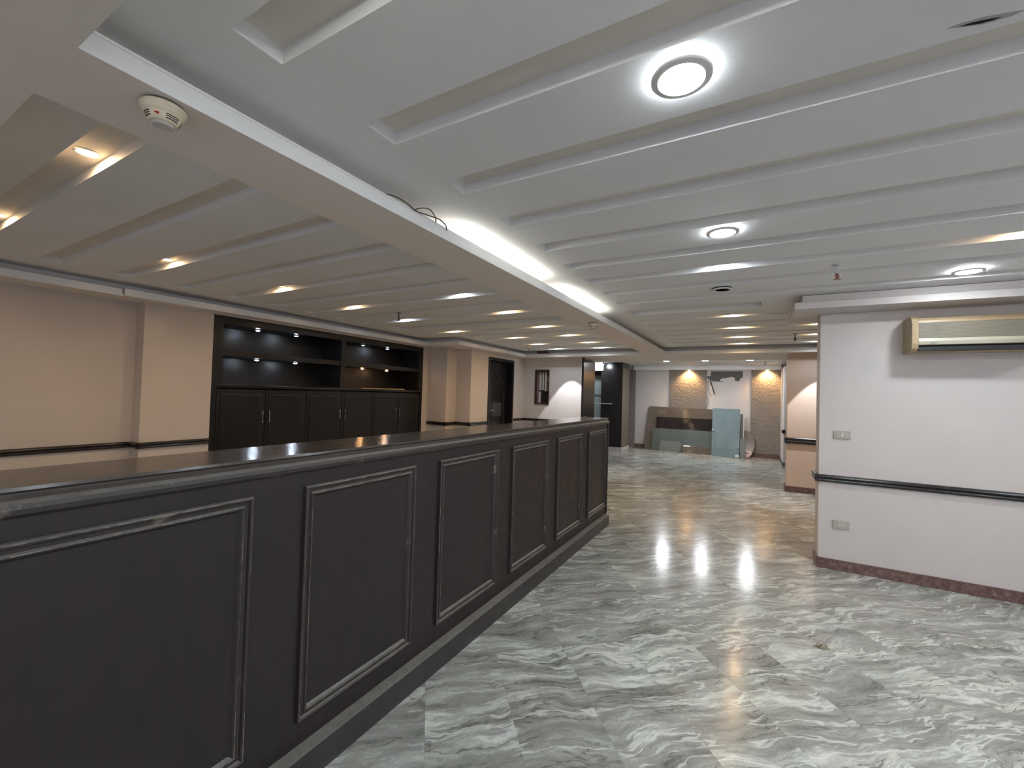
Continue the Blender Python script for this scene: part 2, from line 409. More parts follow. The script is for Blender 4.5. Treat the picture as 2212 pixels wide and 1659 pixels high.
for ax, a, b in (('y', -3.6, -1.4), ('y', -.9, 1.3), ('y', 1.8, 4.0), ('x', -2.2, .2), ('x', .7, 3.1)):
    k += 1; c = MB(); g = .05
    for u0, u1, z0, z1 in ((a, b, .25, .25+g), (a, b, 2.3-g, 2.3), (a, a+g, .25+g, 2.3-g), (b-g, b, .25+g, 2.3-g), ((a+b)/2-g/2, (a+b)/2+g/2, .25+g, 2.3-g)):
        if ax == 'y': c.box(u0, u1, -2.72, -2.66, z0, z1)
        else: c.box(4.5, 4.56, u0, u1, z0, z1)
    struct(c.build('fill_window_%d' % k, 'lamp_metal'))
struct(MB().box(-5.0, -4.7, 9.6, 13.42, 0, ZC).build('wall_inner', 'wall_white'))
# dado rails
def rail(name, segs, z0, z1, d=.03):
    c = MB(); h = z1-z0
    prof = [(0, 0), (.5, .02), (.85, .12), (1, .28), (.9, .42), (.72, .5), (.9, .58), (1, .72), (.85, .88), (.5, .98), (0, 1)]
    for ax, p, s0, s1, sgn in segs:
        if ax == 'y': c.prism([(p+sgn*d*a, z0+h*b) for a, b in prof], lambda a, b, t: (a, t, b), s0, s1)
        else: c.prism([(p+sgn*d*a, z0+h*b) for a, b in prof], lambda a, b, t: (t, a, b), s0, s1)
    return struct(c.build(name, 'rail_wood'))
rail('trim_7', [('x', 4.97, .51, 4.45, -1), ('y', .54, 4.94, 5.23, -1)], .800, .868)
rail('trim_8', [('y', -5.69, -2.6, 1.92, 1), ('x', 1.95, -5.69, -5.47, -1), ('y', -5.5, 1.92, 2.60, 1)], .862, .925)
rail('trim_9', [('x', 6.41, -5.5, -5.03, -1), ('y', -5.06, 6.38, 6.69, 1), ('x', 6.72, -5.06, -4.69, -1), ('y', -4.72, 6.69, 7.29, 1)], .900, .968)
rail('trim_10', [('y', -4.72, 8.425, 8.90, 1), ('x', 8.90, -4.72, -3.90, -1)], .925, .985)
rail('trim_11', [('x', 8.77, .47, 4.45, -1), ('y', .50, 8.74, 9.1, -1)], .825, .93)
rail('trim_12', [('x', 12.0, .585, 1.6, -1), ('y', .615, 11.97, 12.2, -1)], .79, .87)
# skirtings
def skirt(name, segs, h, mat, d=.014):
    c = MB()
    for x0, x1, y0, y1 in segs: c.box(x0, x1, y0, y1, 0, h)
    return struct(c.build(name, mat, bevel=.003))
skirt('baseboard_right', [(.526, 4.45, 4.956, 4.97), (.526, .54, 4.97, 5.2)], .095, 'skirting_granite')
skirt('baseboard_column', [(.482, 4.45, 8.752, 8.77), (.482, .50, 8.77, 9.1)], .10, 'skirting_granite')
skirt('baseboard_stub', [(.60, 1.6, 11.985, 12.0), (.60, .615, 12.0, 13.4)], .10, 'steel_grey')
skirt('baseboard_far', [(-3.25, .60, 13.405, 13.42)], .12, 'skirting_granite')
# stone relief panels, exposed concrete and plaster joint on the far wall
wf = bpy.data.objects['wall_far']
for x0, x1 in ((-3.33, -3.20), (-2.21, -1.18), (-.075, .612)):
    cc = MB()
    z = 0.12
    for zt in (.62, 1.02, 1.50, 1.84, ZS):
        cc.box(x0, x1, 13.40, 13.412, z+.002, zt-.002); z = zt
    cc.box(x0, x1, 13.412, 13.42, .12, ZS)
    cc.build('stone_panel', 'stone_relief', wf)
MB().box(-3.47, -3.20, 13.38, 13.42, 0.0, ZS).build('stone_panel', 'stone_relief', wf)
hole = [(-1.08, 2.345), (-.282, 2.345), (-.282, 2.17), (-.34, 2.15), (-.36, 2.075), (-.46, 2.075), (-.48, 2.17), (-.56, 2.195), (-.66, 2.16), (-.80, 2.145),
        (-.85, 2.10), (-.84, 2.06), (-.74, 2.055), (-.80, 2.045), (-1.02, 2.06), (-1.10, 2.12), (-1.18, 2.15), (-1.18, 2.20), (-1.09, 2.21)]
MB().prism(hole, lambda a, b, t: (a, t, b), 13.412, 13.4205).build('bare_concrete_patch', 'bare_concrete', wf)
# ceiling scar and small cracks
sc_ = [(0, 0), (.04, .006), (.10, .011), (.16, .006), (.19, -.004), (.15, -.007), (.08, -.010), (.03, -.006)]
R_ = math.radians(8)
MB().prism([(.42+a*.8*math.cos(R_)-b*1.3*math.sin(R_), 1.487+a*.8*math.sin(R_)+b*1.3*math.cos(R_)) for a, b in sc_], lambda a, b, t: (a, b, t), ZC-.001, ZC+.002).build('ceiling_scar', 'scar_grey', ceil)
MB().prism([(.40+(.05+a*.4)*math.cos(R_)-b*.5*math.sin(R_), 1.487+(.05+a*.4)*math.sin(R_)+b*.5*math.cos(R_)) for a, b in sc_], lambda a, b, t: (a, b, t), ZC-.002, ZC+.002).build('ceiling_scar', 'dark_void', ceil)

# ------------------------------------------------------------------ bar counter
XF = -1.552; Y0, Y1 = -2.2, 5.155
bc = thing('bar_counter', (-1.73, 2.0, 0), 'long dark wooden bar counter with six framed panels on its front', 'bar counter')
MB().box(-1.86, XF, Y0, Y1-.01, 0, 1.235).build('carcass', 'counter_wood', bc)
c = MB(); c.prism([(-1.89, 1.245), (-1.89, 1.272), (-1.885, 1.277), (-1.558, 1.277), (-1.556, 1.268), (-1.564, 1.262), (-1.564, 1.256), (-1.556, 1.245)], lambda a, b, t: (a, t, b), Y0, Y1+.012)
c.build('countertop', 'counter_top', bc)
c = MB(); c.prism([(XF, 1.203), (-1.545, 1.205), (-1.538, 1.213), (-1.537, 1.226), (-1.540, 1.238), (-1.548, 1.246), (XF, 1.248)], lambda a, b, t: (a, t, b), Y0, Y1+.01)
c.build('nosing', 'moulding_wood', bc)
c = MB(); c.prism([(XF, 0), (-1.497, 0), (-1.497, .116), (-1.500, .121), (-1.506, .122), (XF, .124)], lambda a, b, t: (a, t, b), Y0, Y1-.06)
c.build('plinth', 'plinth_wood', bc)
MB().box(XF, -1.541, Y1-.035, Y1, .124, 1.203).build('corner_post', 'counter_wood', bc, bevel=.004)
prof = [(0, 0), (.001, .014), (.004, .0165), (.0065, .017), (.012, .015), (.016, .007), (.027, .006), (.032, .0125), (.0345, .0130), (.040, .010), (.047, .0)]
def moulding(y0, y1, z0, z1, x, parent, mat, prof=prof, name='panel_moulding', sx=1):
    c = MB(); rings = []
    for o_, h_ in prof:
        rings.append([c.b.verts.new((x+sx*h_, a, b)) for a, b in ((y0+o_, z0+o_), (y1-o_, z0+o_), (y1-o_, z1-o_), (y0+o_, z1-o_))])
    for i, (A, B) in enumerate(zip(rings, rings[1:])):
        for k in range(4):
            f = c.b.faces.new((A[k], A[(k+1) % 4], B[(k+1) % 4], B[k]))
            if isinstance(mat, list) and i in (2, 7): f.material_index = 1
    return c.build(name, mat, parent)
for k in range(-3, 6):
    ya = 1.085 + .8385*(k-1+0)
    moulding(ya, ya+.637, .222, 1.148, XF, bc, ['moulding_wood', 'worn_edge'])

# ------------------------------------------------------------------ display cabinet in the left wall
cab = thing('display_cabinet', (-5.7, 4.42, 0), 'near-black built-in wall cabinet with open lit shelves over six doors', 'cabinet')
CX = -5.505; CB = -5.95
c = MB()
c.box(CB, CX, 2.60, 2.66, 0, 2.372); c.box(CB, CX, 6.18, 6.24, 0, 2.372); c.box(CB, CX, 2.66, 6.18, 2.282, 2.372)   # sides, top
c.box(CX-.05, CX, 2.66, 2.715, 1.555, 2.282); c.box(CX-.05, CX, 6.13, 6.18, 1.555, 2.282)
c.box(CB, CX, 4.385, 4.465, 1.555, 2.282)
c.box(CB-.02, CB, 2.60, 6.24, 0, 2.372)
c.box(CB, CX-.03, 2.66, 6.18, 0, 1.50)
c.build('carcass', 'cabinet_wood', cab)
c = MB(); c.box(CB, CX+.015, 2.64, 6.20, 1.515, 1.552); c.build('counter_shelf', 'black_panel', cab, bevel=.005)
for a, b in ((2.715, 4.385), (4.465, 6.13)):
    MB().box(CB, CX-.01, a, b, 1.895, 1.965).build('shelf', 'cabinet_wood', cab, bevel=.003)
ys = [2.665, 3.25, 3.835, 4.43, 5.02, 5.60, 6.175]
dprof = [(0, 0), (.05, 0), (.052, -.006), (.06, -.006), (.064, 0), (.075, .001), (.085, -.004)]
for i in range(6):
    a, b = ys[i]+.004, ys[i+1]-.004
    d = MB().box(CX-.03, CX-.008, a, b, .08, 1.49).build('cabinet_door', 'cabinet_wood', cab)
    moulding(a+.045, b-.045, .13, 1.435, CX-.008, d, 'cabinet_wood', [(0, 0), (.002, .007), (.010, .009), (.018, .003), (.03, .003), (.034, .0)], 'door_moulding')
    hy = b-.04 if i % 2 == 0 else a+.04
    MB().tube(smooth_path([(CX-.008, hy, 1.07), (CX+.02, hy, 1.085), (CX+.022, hy, 1.15), (CX+.02, hy, 1.215), (CX-.008, hy, 1.23)], 4), .006).build('door_handle', 'chrome', d)
for (yy, zz, mt) in ((3.20, 2.282, 'puck_white'), (3.74, 2.282, 'puck_white'), (3.20, 1.895, 'puck_white'), (3.74, 1.895, 'puck_white'), (4.93, 2.282, 'puck_dim'), (5.47, 2.282, 'puck_white'), (4.93, 1.895, 'puck_warm'), (5.47, 1.895, 'puck_warm')):
    px = -5.66
    p_ = MB().lathe([(.0, zz-.001), (.035, zz-.001), (.036, zz-.010), (.028, zz-.014), (.024, zz-.012)], (px, yy, 0), 20).build('puck_light', 'lamp_metal', cab)
    MB().lathe([(.023, zz-.013), (.018, zz-.019), (.0, zz-.022)], (px, yy, 0), 16).build('puck_lens', mt, p_)
tag(MB().box(-5.80, -5.58, 5.05, 5.85, 1.5525, 1.568).build('sheet', 'yellow_sheet', bevel=.002), 'flat yellow-lit board lying in the right lower shelf of the dark cabinet', 'board')

# ------------------------------------------------------------------ left door, black folding door
d1 = thing('door_1', (-4.8, 7.86, 0)); struct(d1)
XD = -4.72
c = MB(); c.box(XD-.20, XD+.015, 7.335, 7.39, 0, 2.28); c.box(XD-.20, XD+.015, 8.325, 8.38, 0, 2.28); c.box(XD-.20, XD+.015, 7.39, 8.325, 2.22, 2.28)
c.build('door_frame', 'cabinet_wood', d1, bevel=.004)
lf = MB().box(XD-.19, XD-.15, 7.395, 8.32, .01, 2.215).build('door_leaf', 'black_panel', d1)
XL = XD-.15
arc = [(XL, 8.23, .35)] + [(XL, 7.97+.26*math.cos(t*PI/20), 1.50+.43*math.sin(t*PI/20)) for t in range(21)] + [(XL, 7.71, .35)]
MB().tube(arc, .009, 6).build('arched_moulding', 'rail_wood', lf)
MB().box(XL-.002, XL+.004, 7.76, 8.13, 1.05, 1.335).build('vision_panel', 'dark_plate', lf)
h = MB().lathe([(.0, XL), (.026, XL), (.026, XL+.008), (.0, XL+.01)], (0, 7.62, 1.175), 16, 'x'); h.tube([(XL+.008, 7.62, 1.175), (XL+.05, 7.62, 1.175), (XL+.055, 7.64, 1.178), (XL+.055, 7.76, 1.185)], .009)
h.build('door_handle', 'chrome', lf)
d2 = thing('door_2', (-3.27, 9.3, 0)); struct(d2)
MB().box(-3.29, -3.245, 8.885, 8.93, 0, 2.383).build('door_frame', 'black_panel', d2)
lf = MB().box(-3.29, -3.25, 8.93, 9.66, .01, 2.34).build('door_leaf', 'black_panel', d2, bevel=.003)
h = MB(); h.tube([(-3.25, 9.0, 1.075), (-3.20, 9.0, 1.075), (-3.195, 8.98, 1.075), (-3.20, 8.90, 1.08)], .012); h.box(-3.252, -3.245, 8.97, 9.03, 1.0, 1.12)
h.build('door_handle', 'chrome', lf)

# ------------------------------------------------------------------ open service niche in the back wall
nb = thing('service_box', (-4.25, 8.95, 1.3), 'open red-brown framed service box with white pipes beside the dark door', 'service box')
c = MB(); a0, a1, z0, z1 = -4.43, -4.07, 1.315, 2.113
c.box(a0, a0+.035, 8.885, 8.95, z0, z1); c.box(a1-.02, a1, 8.885, 8.95, z0, z1); c.box(a0, a1, 8.885, 8.95, z1-.03, z1); c.box(a0, a1, 8.885, 8.95, z0, z0+.025)
c.build('frame', 'frame_red', nb)
MB().box(a0+.035, a1-.02, 9.04, 9.05, z0, z1).build('back_plate', 'socket_brown', nb)
for px, w_, za, zb in ((-4.33, .05, 1.64, 2.05), (-4.265, .035, 1.64, 2.06), (-4.20, .045, 1.62, 2.06), (-4.345, .05, 1.345, 1.61), (-4.13, .04, 1.62, 1.96)):
    MB().box(px-w_/2, px+w_/2, 8.97, 9.0, za, zb).build('white_duct', 'pipe_white', nb, bevel=.006)
MB().box(-4.28, -4.10, 8.98, 9.02, 1.36, 1.60).build('meter', 'black_plastic', nb, bevel=.01)
MB().box(-4.37, -4.10, 8.975, 9.01, 1.615, 1.65).build('bracket', 'black_plastic', nb)
MB().tube(smooth_path([(-4.12, 8.97, 2.0), (-4.105, 8.95, 1.9), (-4.14, 8.95, 1.75), (-4.10, 8.95, 1.6), (-4.16, 8.95, 1.42)], 5), .006).build('wire', 'cable_brown', nb)

# ------------------------------------------------------------------ air conditioner
ac = thing('air_conditioner', (1.75, 4.97, 1.99), 'yellowed split air conditioner high on the right wall', 'air conditioner')
ax0, ax1, yf, yb = 1.135, 2.02, 4.72, 4.97
sidep = [(yb, 1.985), (yf+.04, 1.985), (yf+.012, 2.01), (yf, 2.05), (yf, 2.215), (yf+.02, 2.262), (yf+.06, 2.285), (yb, 2.285)]
def endcap(x0, x1): return MB().prism(sidep, lambda a, b, t: (t, a, b), x0, x1).build('end_cap', 'ac_plastic', ac, bevel=.004)
endcap(ax0, ax0+.045); endcap(ax1-.045, ax1)
MB().prism([(yb, 1.99), (yf+.09, 1.99), (yf+.05, 2.03), (yf+.05, 2.24), (yf+.08, 2.275), (yb, 2.275)], lambda a, b, t: (t, a, b), ax0+.045, ax1-.045).build('housing', 'ac_plastic', ac)
MB().box(ax0+.045, ax1-.045, yf+.008, yf+.05, 2.095, 2.225).build('intake_grille', 'ac_grille', ac, bevel=.004)
MB().prism([(yf+.008, 2.225), (yf+.012, 2.243), (yf+.035, 2.262), (yf+.06, 2.268), (yf+.06, 2.225)], lambda a, b, t: (t, a, b), ax0+.045, ax1-.045).build('top_ledge', 'ac_plastic', ac)
fl = MB().prism([(yf+.004, 2.095), (yf-.002, 2.07), (yf+.004, 2.043), (yf+.016, 2.040), (yf+.04, 2.06), (yf+.04, 2.095)], lambda a, b, t: (t, a, b), ax0+.045, ax1-.045).build('front_flap', 'ac_flap', ac)
MB().box(ax0+.05, ax1-.05, yf+.03, yf+.13, 2.000, 2.038).build('outlet', 'dark_void', ac)
for k in range(3): MB().box(ax0+.05, ax1-.05, yf+.022+.02*k, yf+.026+.02*k, 1.995, 2.028-.006*k).build('louvre', 'black_plastic', ac)
fc = bpy.data.curves.new('badge', 'FONT'); fc.body = 'Midea'; fc.size = .014; fc.extrude = .0005; fc.align_x = 'LEFT'
fo = bpy.data.objects.new('badge', fc); COL.objects.link(fo)
dg = bpy.context.evaluated_depsgraph_get(); me = bpy.data.meshes.new_from_object(fo.evaluated_get(dg)); bpy.data.objects.remove(fo)
me.materials.clear(); me.materials.append(M['steel_grey'])
fo = bpy.data.objects.new('badge', me); COL.objects.link(fo); fo.parent = fl
fo.matrix_parent_inverse = Matrix.Identity(4); fo.rotation_euler = (PI/2, 0, 0); fo.location = (ax0+.115, yf-.0025, 2.051)

# ------------------------------------------------------------------ switch and socket
def plate(z, label, cat, kind):
    t = thing(cat.replace(' ', '_'), (.713, 4.967, z), label, cat)
    MB().box(.650, .776, 4.958, 4.970, z-.038, z+.038).build('cover_plate', 'plate_plastic', t, bevel=.004)
    MB().box(.668, .758, 4.9555, 4.960, z-.024, z+.024).build('insert', 'plate_plastic', t, bevel=.0015)
    if kind: MB().box(.701, .727, 4.950, 4.957, z-.021, z+.021).build('rocker', 'key_plastic', t, bevel=.002)
    else:
        MB().lathe([(.0, 4.954), (.020, 4.954), (.022, 4.957)], (.713, 0, z), 20, 'y').build('socket_face', 'key_plastic', t)
        for dz in (-.009, .009): MB().lathe([(.0, 4.9535), (.0035, 4.9535), (.0035, 4.956)], (.713, 0, z+dz), 10, 'y').build('pin_hole', 'dark_void', t)
plate(1.247, 'beige light switch plate on the right wall below the air conditioner', 'light switch', True)
plate(.420, 'beige power outlet low on the right wall above the skirting', 'power outlet', False)

# ------------------------------------------------------------------ ceiling lights
def led(x, y, label, z=ZC, mat='led_cool', group='round ceiling panels', gap=.010, r=.088):
    t = thing('ceiling_downlight', (x, y, z), label, 'ceiling light', group)
    MB().lathe([(r, z-gap-.002), (r, z-gap+.002), (r*.76, z-gap+.002), (r*.745, z-gap-.006), (r*.77, z-gap-.008), (r*.97, z-gap-.005), (r, z-gap-.002)], (x, y, 0), 48).build('trim_ring', 'white_plastic', t)
    MB().lathe([(r*.745, z-gap-.0055), (r*.5, z-gap-.007), (.0, z-gap-.0075)], (x, y, 0), 32).build('diffuser', mat, t)
    MB().lathe([(r*.72, z-.001), (r*.76, z-gap*.9)], (x, y, 0), 32).build('lamp_body', mat if gap > .006 else 'lamp_metal', t)
    return t
led(-.205, 1.345, 'big glowing round downlight at the top, nearest the camera')
led(-.172, 2.725, 'glowing round downlight in the middle of the right ceiling, second from the camera')
led(1.32, 4.235, 'glowing round downlight above the right wall crown moulding')
# unseen twins of these, added on the same grid as fill light
for (x, yy), lb in zip(((1.32, 1.345), (1.32, 2.725), (2.85, 1.345), (2.85, 2.725), (2.85, 4.235)), ('first column, beside the nearest one', 'first column, beside the second one', 'second column, nearest', 'second column, middle', 'second column, farthest')):
    led(x, yy, 'added fill downlight out of frame on the right, ' + lb)
for (x, yy), lb in zip(((-.2, -1.0), (1.6, -1.0), (-3.2, -1.0)), ('above the camera aisle', 'by the added right windows', 'behind the bar')):  # unseen lamps added behind the camera to raise the room's brightness
    led(x, yy, 'added fill downlight in the lower ceiling behind the camera, ' + lb, ZS, gap=.004)
for i, x in enumerate((-2.0, -1.08, -.1)):
    led(x, 11.62, ['leftmost, partly hidden by a fitting', 'middle', 'rightmost'][i] + ' of the three round downlights in the far room ceiling', ZC, 'led_far', 'far room downlights', .012, .10)
# unlit round fitting hanging loose
t = thing('ceiling_speaker', (-.258, 4.145, ZC), 'unlit round white fitting hanging slightly loose from the right ceiling', 'ceiling fitting')
MB().lathe([(.0, ZC-.0005), (.078, ZC-.0005), (.078, ZC-.002), (.0, ZC-.002)], (-.258, 4.145, 0), 32).build('mounting_hole', 'dark_void', t)
MB().lathe([(.083, ZC-.012), (.085, ZC-.016), (.062, ZC-.020), (.055, ZC-.014), (.083, ZC-.010)], (-.258, 4.145, 0), 36).build('trim_ring', 'white_plastic', t, smooth=True)
MB().lathe([(.056, ZC-.015), (.0, ZC-.015)], (-.258, 4.145, 0), 32).build('lens', 'plate_plastic', t)
MB().box(-.29, -.27, 4.21, 4.235, ZC-.012, ZC).build('clip', 'white_plastic', t)
# small spots inside the grooves
protos = {}
def spot(x, g, kind, label, far=False):
    a, b = GR[g]; yy = (a+b)/2 + .012
    key = kind
    z = ZC+GD
    if key not in protos:
        t = thing('recessed_spot', (0, 0, 0), None, None, world=False)
        MB().lathe([(.044, -.0005), (.046, -.004), (.040, -.008), (.034, -.006), (.034, -.001)], (0, 0, 0), 28).build('bezel', 'lamp_metal', t, smooth=True)
        MB().lathe([(.034, -.003), (.026, -.006), (.012, -.0075), (.0, -.008)], (0, 0, 0), 20).build('bulb', {'w': 'bulb_warm', 'c': 'bulb_white', 'd': 'bulb_dim'}[key], t, smooth=True)
        protos[key] = t; t.location = (x, yy, z); tag(t, label, 'spotlight', 'spotlights in the ceiling grooves'); return t
    t = dup(protos[key], (x, yy, z), label, 'spotlights in the ceiling grooves'); t['category'] = 'spotlight'; return t
ORD = ['nearest', 'second nearest', 'third', 'fourth', 'fifth', 'sixth', 'seventh', 'eighth', 'ninth']
def row(xs_gs, where):
    for i, (x, g, k) in enumerate(xs_gs):
        colr = {'w': 'warm', 'c': 'cool white', 'd': 'dim warm'}[k]
        spot(x, g, k, '%s ceiling spot, %s in the row %s' % (colr, ORD[i], where))
row([(-4.13, 0, 'w'), (-4.24, 2, 'w'), (-4.22, 4, 'w'), (-4.27, 6, 'w'), (-4.30, 8, 'c'), (-4.31, 10, 'w')], 'nearest the left wall')
row([(-2.62, 0, 'w'), (-2.66, 6, 'c'), (-2.64, 8, 'w'), (-2.69, 10, 'w'), (-2.67, 12, 'w'), (-2.66, 14, 'w'), (-2.72, 16, 'c')], 'along the middle of the left bay')
row([(-3.68, 12, 'w'), (-3.70, 14, 'w'), (-3.69, 16, 'c')], 'before the side door')
row([(-.22, 6, 'c'), (-.23, 10, 'd'), (-.195, 12, 'w'), (-.20, 14, 'w'), (-.195, 16, 'w')], 'down the middle of the right ceiling')
row([(1.36, 6, 'w')], 'at the right edge of the picture')
row([(.76, 12, 'w'), (.82, 14, 'w'), (.92, 16, 'c')], 'beside the end of the right wall')
# dead spot with torn opening on the far left
t = thing('dead_spot', (-3.87, .665, ZC), 'dark empty spotlight opening at the left edge of the ceiling', 'ceiling hole')
MB().lathe([(.0, ZC-.001), (.035, ZC-.001), (.04, ZC-.003), (.0, ZC-.003)], (-3.87, .60, 0), 18).build('opening', 'dark_void', t)
# narrow wall washers over the stone panels and beams that make the arcs of light on the plaster
def beam(name, loc, tgt, watts, col, ang, blend=.35, rad=.02, parent=None):
    l = bpy.data.lights.new(name, 'SPOT'); l.energy = watts; l.color = col; l.spot_size = math.radians(ang); l.spot_blend = blend; l.shadow_soft_size = rad
    o = bpy.data.objects.new(name, l); COL.objects.link(o); o.location = loc
    o.rotation_euler = (Vector(tgt)-Vector(loc)).to_track_quat('-Z', 'Y').to_euler()
    if parent: o.parent = parent; o.matrix_parent_inverse = Matrix.Translation(-Vector(parent.location))
    return o
for i, x in enumerate((-1.66, .30)):
    t = thing('wall_washer', (x, 13.33, ZS), 'warm wall washer over the %s stone panel of the far wall' % ['middle', 'right'][i], 'spotlight', 'wall washers')
    MB().lathe([(.0, ZS-.0005), (.05, ZS-.0005), (.05, ZS-.006), (.04, ZS-.008)], (x, 13.345, 0), 20).build('bezel', 'lamp_metal', t)
    MB().lathe([(.04, ZS-.007), (.0, ZS-.010)], (x, 13.345, 0), 16).build('bulb', 'bulb_dim', t)
    beam('lamp_beam', (x, 13.24, ZS-.02), (x, 13.42, 1.95), 34, (1, .60, .25), 120, .8, .03, t)
for i, (loc, tgt) in enumerate((((-3.52, 8.50, ZC-.012), (-3.52, 8.50, 0)), ((.99, 8.40, ZC-.012), (.99, 8.40, 0)))):
    t = thing('narrow_spot', (loc[0], loc[1], ZC), 'narrow spot throwing a light arc on the %s' % ['white panel by the black door', 'far right column wall'][i], 'spotlight', 'narrow beam spots')
    MB().lathe([(.040, ZC-.0005), (.042, ZC-.004), (.034, ZC-.006)], (loc[0], loc[1], 0), 20).build('bezel', 'lamp_metal', t)
    beam('lamp_beam', loc, tgt, 75, (.92, .95, 1), 64, .15, .008, t)

# cove tubes
def tube_x(x, y0, y1, z, label, along='y', mat='tube_light_old'):
    t = thing('fluorescent_tube', (x, (y0+y1)/2, z) if along == 'y' else ((y0+y1)/2, x, z), label, 'fluorescent tube', 'tubes hidden in the ceiling coves')
    f = (lambda a: (x, a, z)) if along == 'y' else (lambda a: (a, x, z))
    MB().tube([f(y0+.03), f(y1-.03)], .013, 12).build('glass_tube', mat, t)
    for a, b in ((y0, y0+.03), (y1-.03, y1)): MB().tube([f(a), f(b)], .014, 12).build('end_cap', 'lamp_metal', t)
    if along == 'y': MB().box(x-.02, x+.02, y0, y1, ZS+T, z-.014).build('batten', 'white_plastic', t)
    else: MB().box(y0, y1, x-.02, x+.02, ZS+T, z-.014).build('batten', 'white_plastic', t)
tube_x(-1.572, 1.96, 3.20, 2.420, 'glowing fluorescent tube in the beam cove, nearer of the two')
tube_x(-1.572, 3.50, 4.74, 2.420, 'glowing fluorescent tube in the beam cove, farther of the two')
tube_x(.31, -.85, .55, 2.428, 'cove tube above the camera, left one', 'x', 'tube_light')
tube_x(.31, .65, 2.05, 2.428, 'cove tube above the camera, right one', 'x', 'tube_light')

# loose cable over the beam lip
cb_ = smooth_path([(-1.53, 1.38, 2.452), (-1.50, 1.46, 2.462), (-1.49, 1.54, 2.455), (-1.495, 1.60, 2.447), (-1.485, 1.68, 2.452), (-1.48, 1.77, 2.462), (-1.485, 1.83, 2.452), (-1.49, 1.845, 2.430)], 6)
tag(MB().tube(cb_, .0035, 6).build('cable', 'cable_brown'), 'loose dark cable hanging over the lip of the long ceiling beam', 'cable')
cb_ = smooth_path([(-1.53, 1.60, 2.452), (-1.50, 1.65, 2.480), (-1.49, 1.70, 2.490), (-1.488, 1.74, 2.470), (-1.49, 1.755, 2.440)], 6)
tag(MB().tube(cb_, .003, 6).build('cable', 'cable_brown'), 'short looped cable curling above the longer one on the ceiling beam', 'cable')
# torn strip of the far cove
tag(MB().box(-4.25, -4.02, 8.592, 8.66, ZL+.004, ZL+.055).prism([(-4.02, ZL+.003), (-3.86, ZL+.003), (-3.95, ZL+.016), (-4.02, ZL+.028)], lambda a, b, t: (a, t, b), 8.60, 8.65).build('torn_trim', 'frame_red'), 'dark torn piece sticking out of the far ceiling cove above the service box', 'trim piece')

# ------------------------------------------------------------------ smoke detectors
def smoke(x, y, label, s=1.0, rot=0):
    t = thing('smoke_detector', (x, y, ZS), label, 'smoke detector', world=False)
    t.rotation_euler = (0, 0, rot)
    MB().lathe([(.0, -.0005), (.050, -.0005), (.052, -.007), (.046, -.009)], (0, 0, 0), 32).build('mount', 'steel_grey', t)
    MB().lathe([(.0, -.008), (.055, -.008), (.0575, -.012), (.0565, -.018), (.050, -.031), (.0455, -.036), (.0, -.036)], (0, 0, 0), 48).build('housing', 'cream_plastic', t)
    MB().lathe([(.0, -.036), (.0450, -.036), (.0440, -.040), (.040, -.050), (.0345, -.057), (.032, -.058), (.0, -.058)], (0, 0, 0), 48).build('vent_cone', 'cream_plastic', t)
    for a0, a1 in ((.50, 1.35), (1.75, 2.6), (-1.2, -.50), (-2.3, -1.55), (3.0, 3.7)):
        for k in range(3):
            z = -.0395-k*.0052; r = .0446-k*.0023
            MB().lathe([(r-.008, z), (r, z), (r-.0007, z-.0026), (r-.009, z-.0026)], (0, 0, 0), 10, 'z', a0, a1).build('vent_slot', 'dark_void', t)
    MB().lathe([(.028, -.058), (.028, -.064), (.0255, -.067), (.020, -.0675), (.019, -.066), (.0, -.066)], (0, 0, 0), 32).build('sensor_cap', 'key_plastic', t)
    MB().prism([(.006, -.044), (-.002, -.043), (-.008, -.0455), (-.002, -.0475), (.0, -.051), (.003, -.0475)], lambda a, b, t_: (t_, a, b), .036, .0435).build('indicator', 'red_plastic', t)
    return t
smoke(-1.57, .578, 'large cream smoke detector under the near end of the ceiling beam', rot=-.70)
smoke(-1.62, 4.72, 'small-looking cream smoke detector under the far half of the ceiling beam', rot=-1.2)

# ------------------------------------------------------------------ sprinklers
def sprinkler(x, y, label, L=.10, mat='lamp_metal', bulb='copper', s=1.0):
    t = thing('sprinkler', (x, y, ZC), label, 'sprinkler')
    MB().lathe([(.0, ZC-.0005), (.030, ZC-.001), (.028, ZC-.006), (.012, ZC-.010)], (x, y, 0), 20).build('escutcheon', mat, t)
    MB().lathe([(.008, ZC-.008), (.008, ZC-L*.5), (.012, ZC-L*.5), (.012, ZC-L*.62), (.0, ZC-L*.62)], (x, y, 0), 12).build('pipe', mat, t)
    c = MB()
    for sg in (-1, 1): c.tube([(x+sg*.008, y, ZC-L*.62), (x+sg*.017, y, ZC-L*.75), (x+sg*.013, y, ZC-L*.9), (x, y, ZC-L*.95)], .003, 6)
    c.build('yoke', mat, t)
    MB().lathe([(.0, ZC-L*.60), (.011, ZC-L*.68), (.013, ZC-L*.80), (.008, ZC-L*.9), (.0, ZC-L*.94)], (x, y, 0), 12).build('glass_bulb', bulb, t, smooth=True)
    MB().lathe([(.0, ZC-L*.95), (.022, ZC-L*.96), (.022, ZC-L), (.0, ZC-L)], (x, y, 0), 16).build('deflector', bulb, t)
sprinkler(.50, 3.74, 'copper-coloured sprinkler head hanging from the right ceiling', .105)
sprinkler(-3.92, 3.96, 'small grey sprinkler head under the left ceiling above the cabinet', .10, 'steel_grey', 'steel_grey')
sprinkler(-3.91, 7.52, 'distant dark sprinkler head on the left, beside the last warm spots', .10, 'steel_grey', 'steel_grey')
sprinkler(.50, 7.31, 'distant dark sprinkler head next to the end of the right wall', .10, 'steel_grey', 'steel_grey')
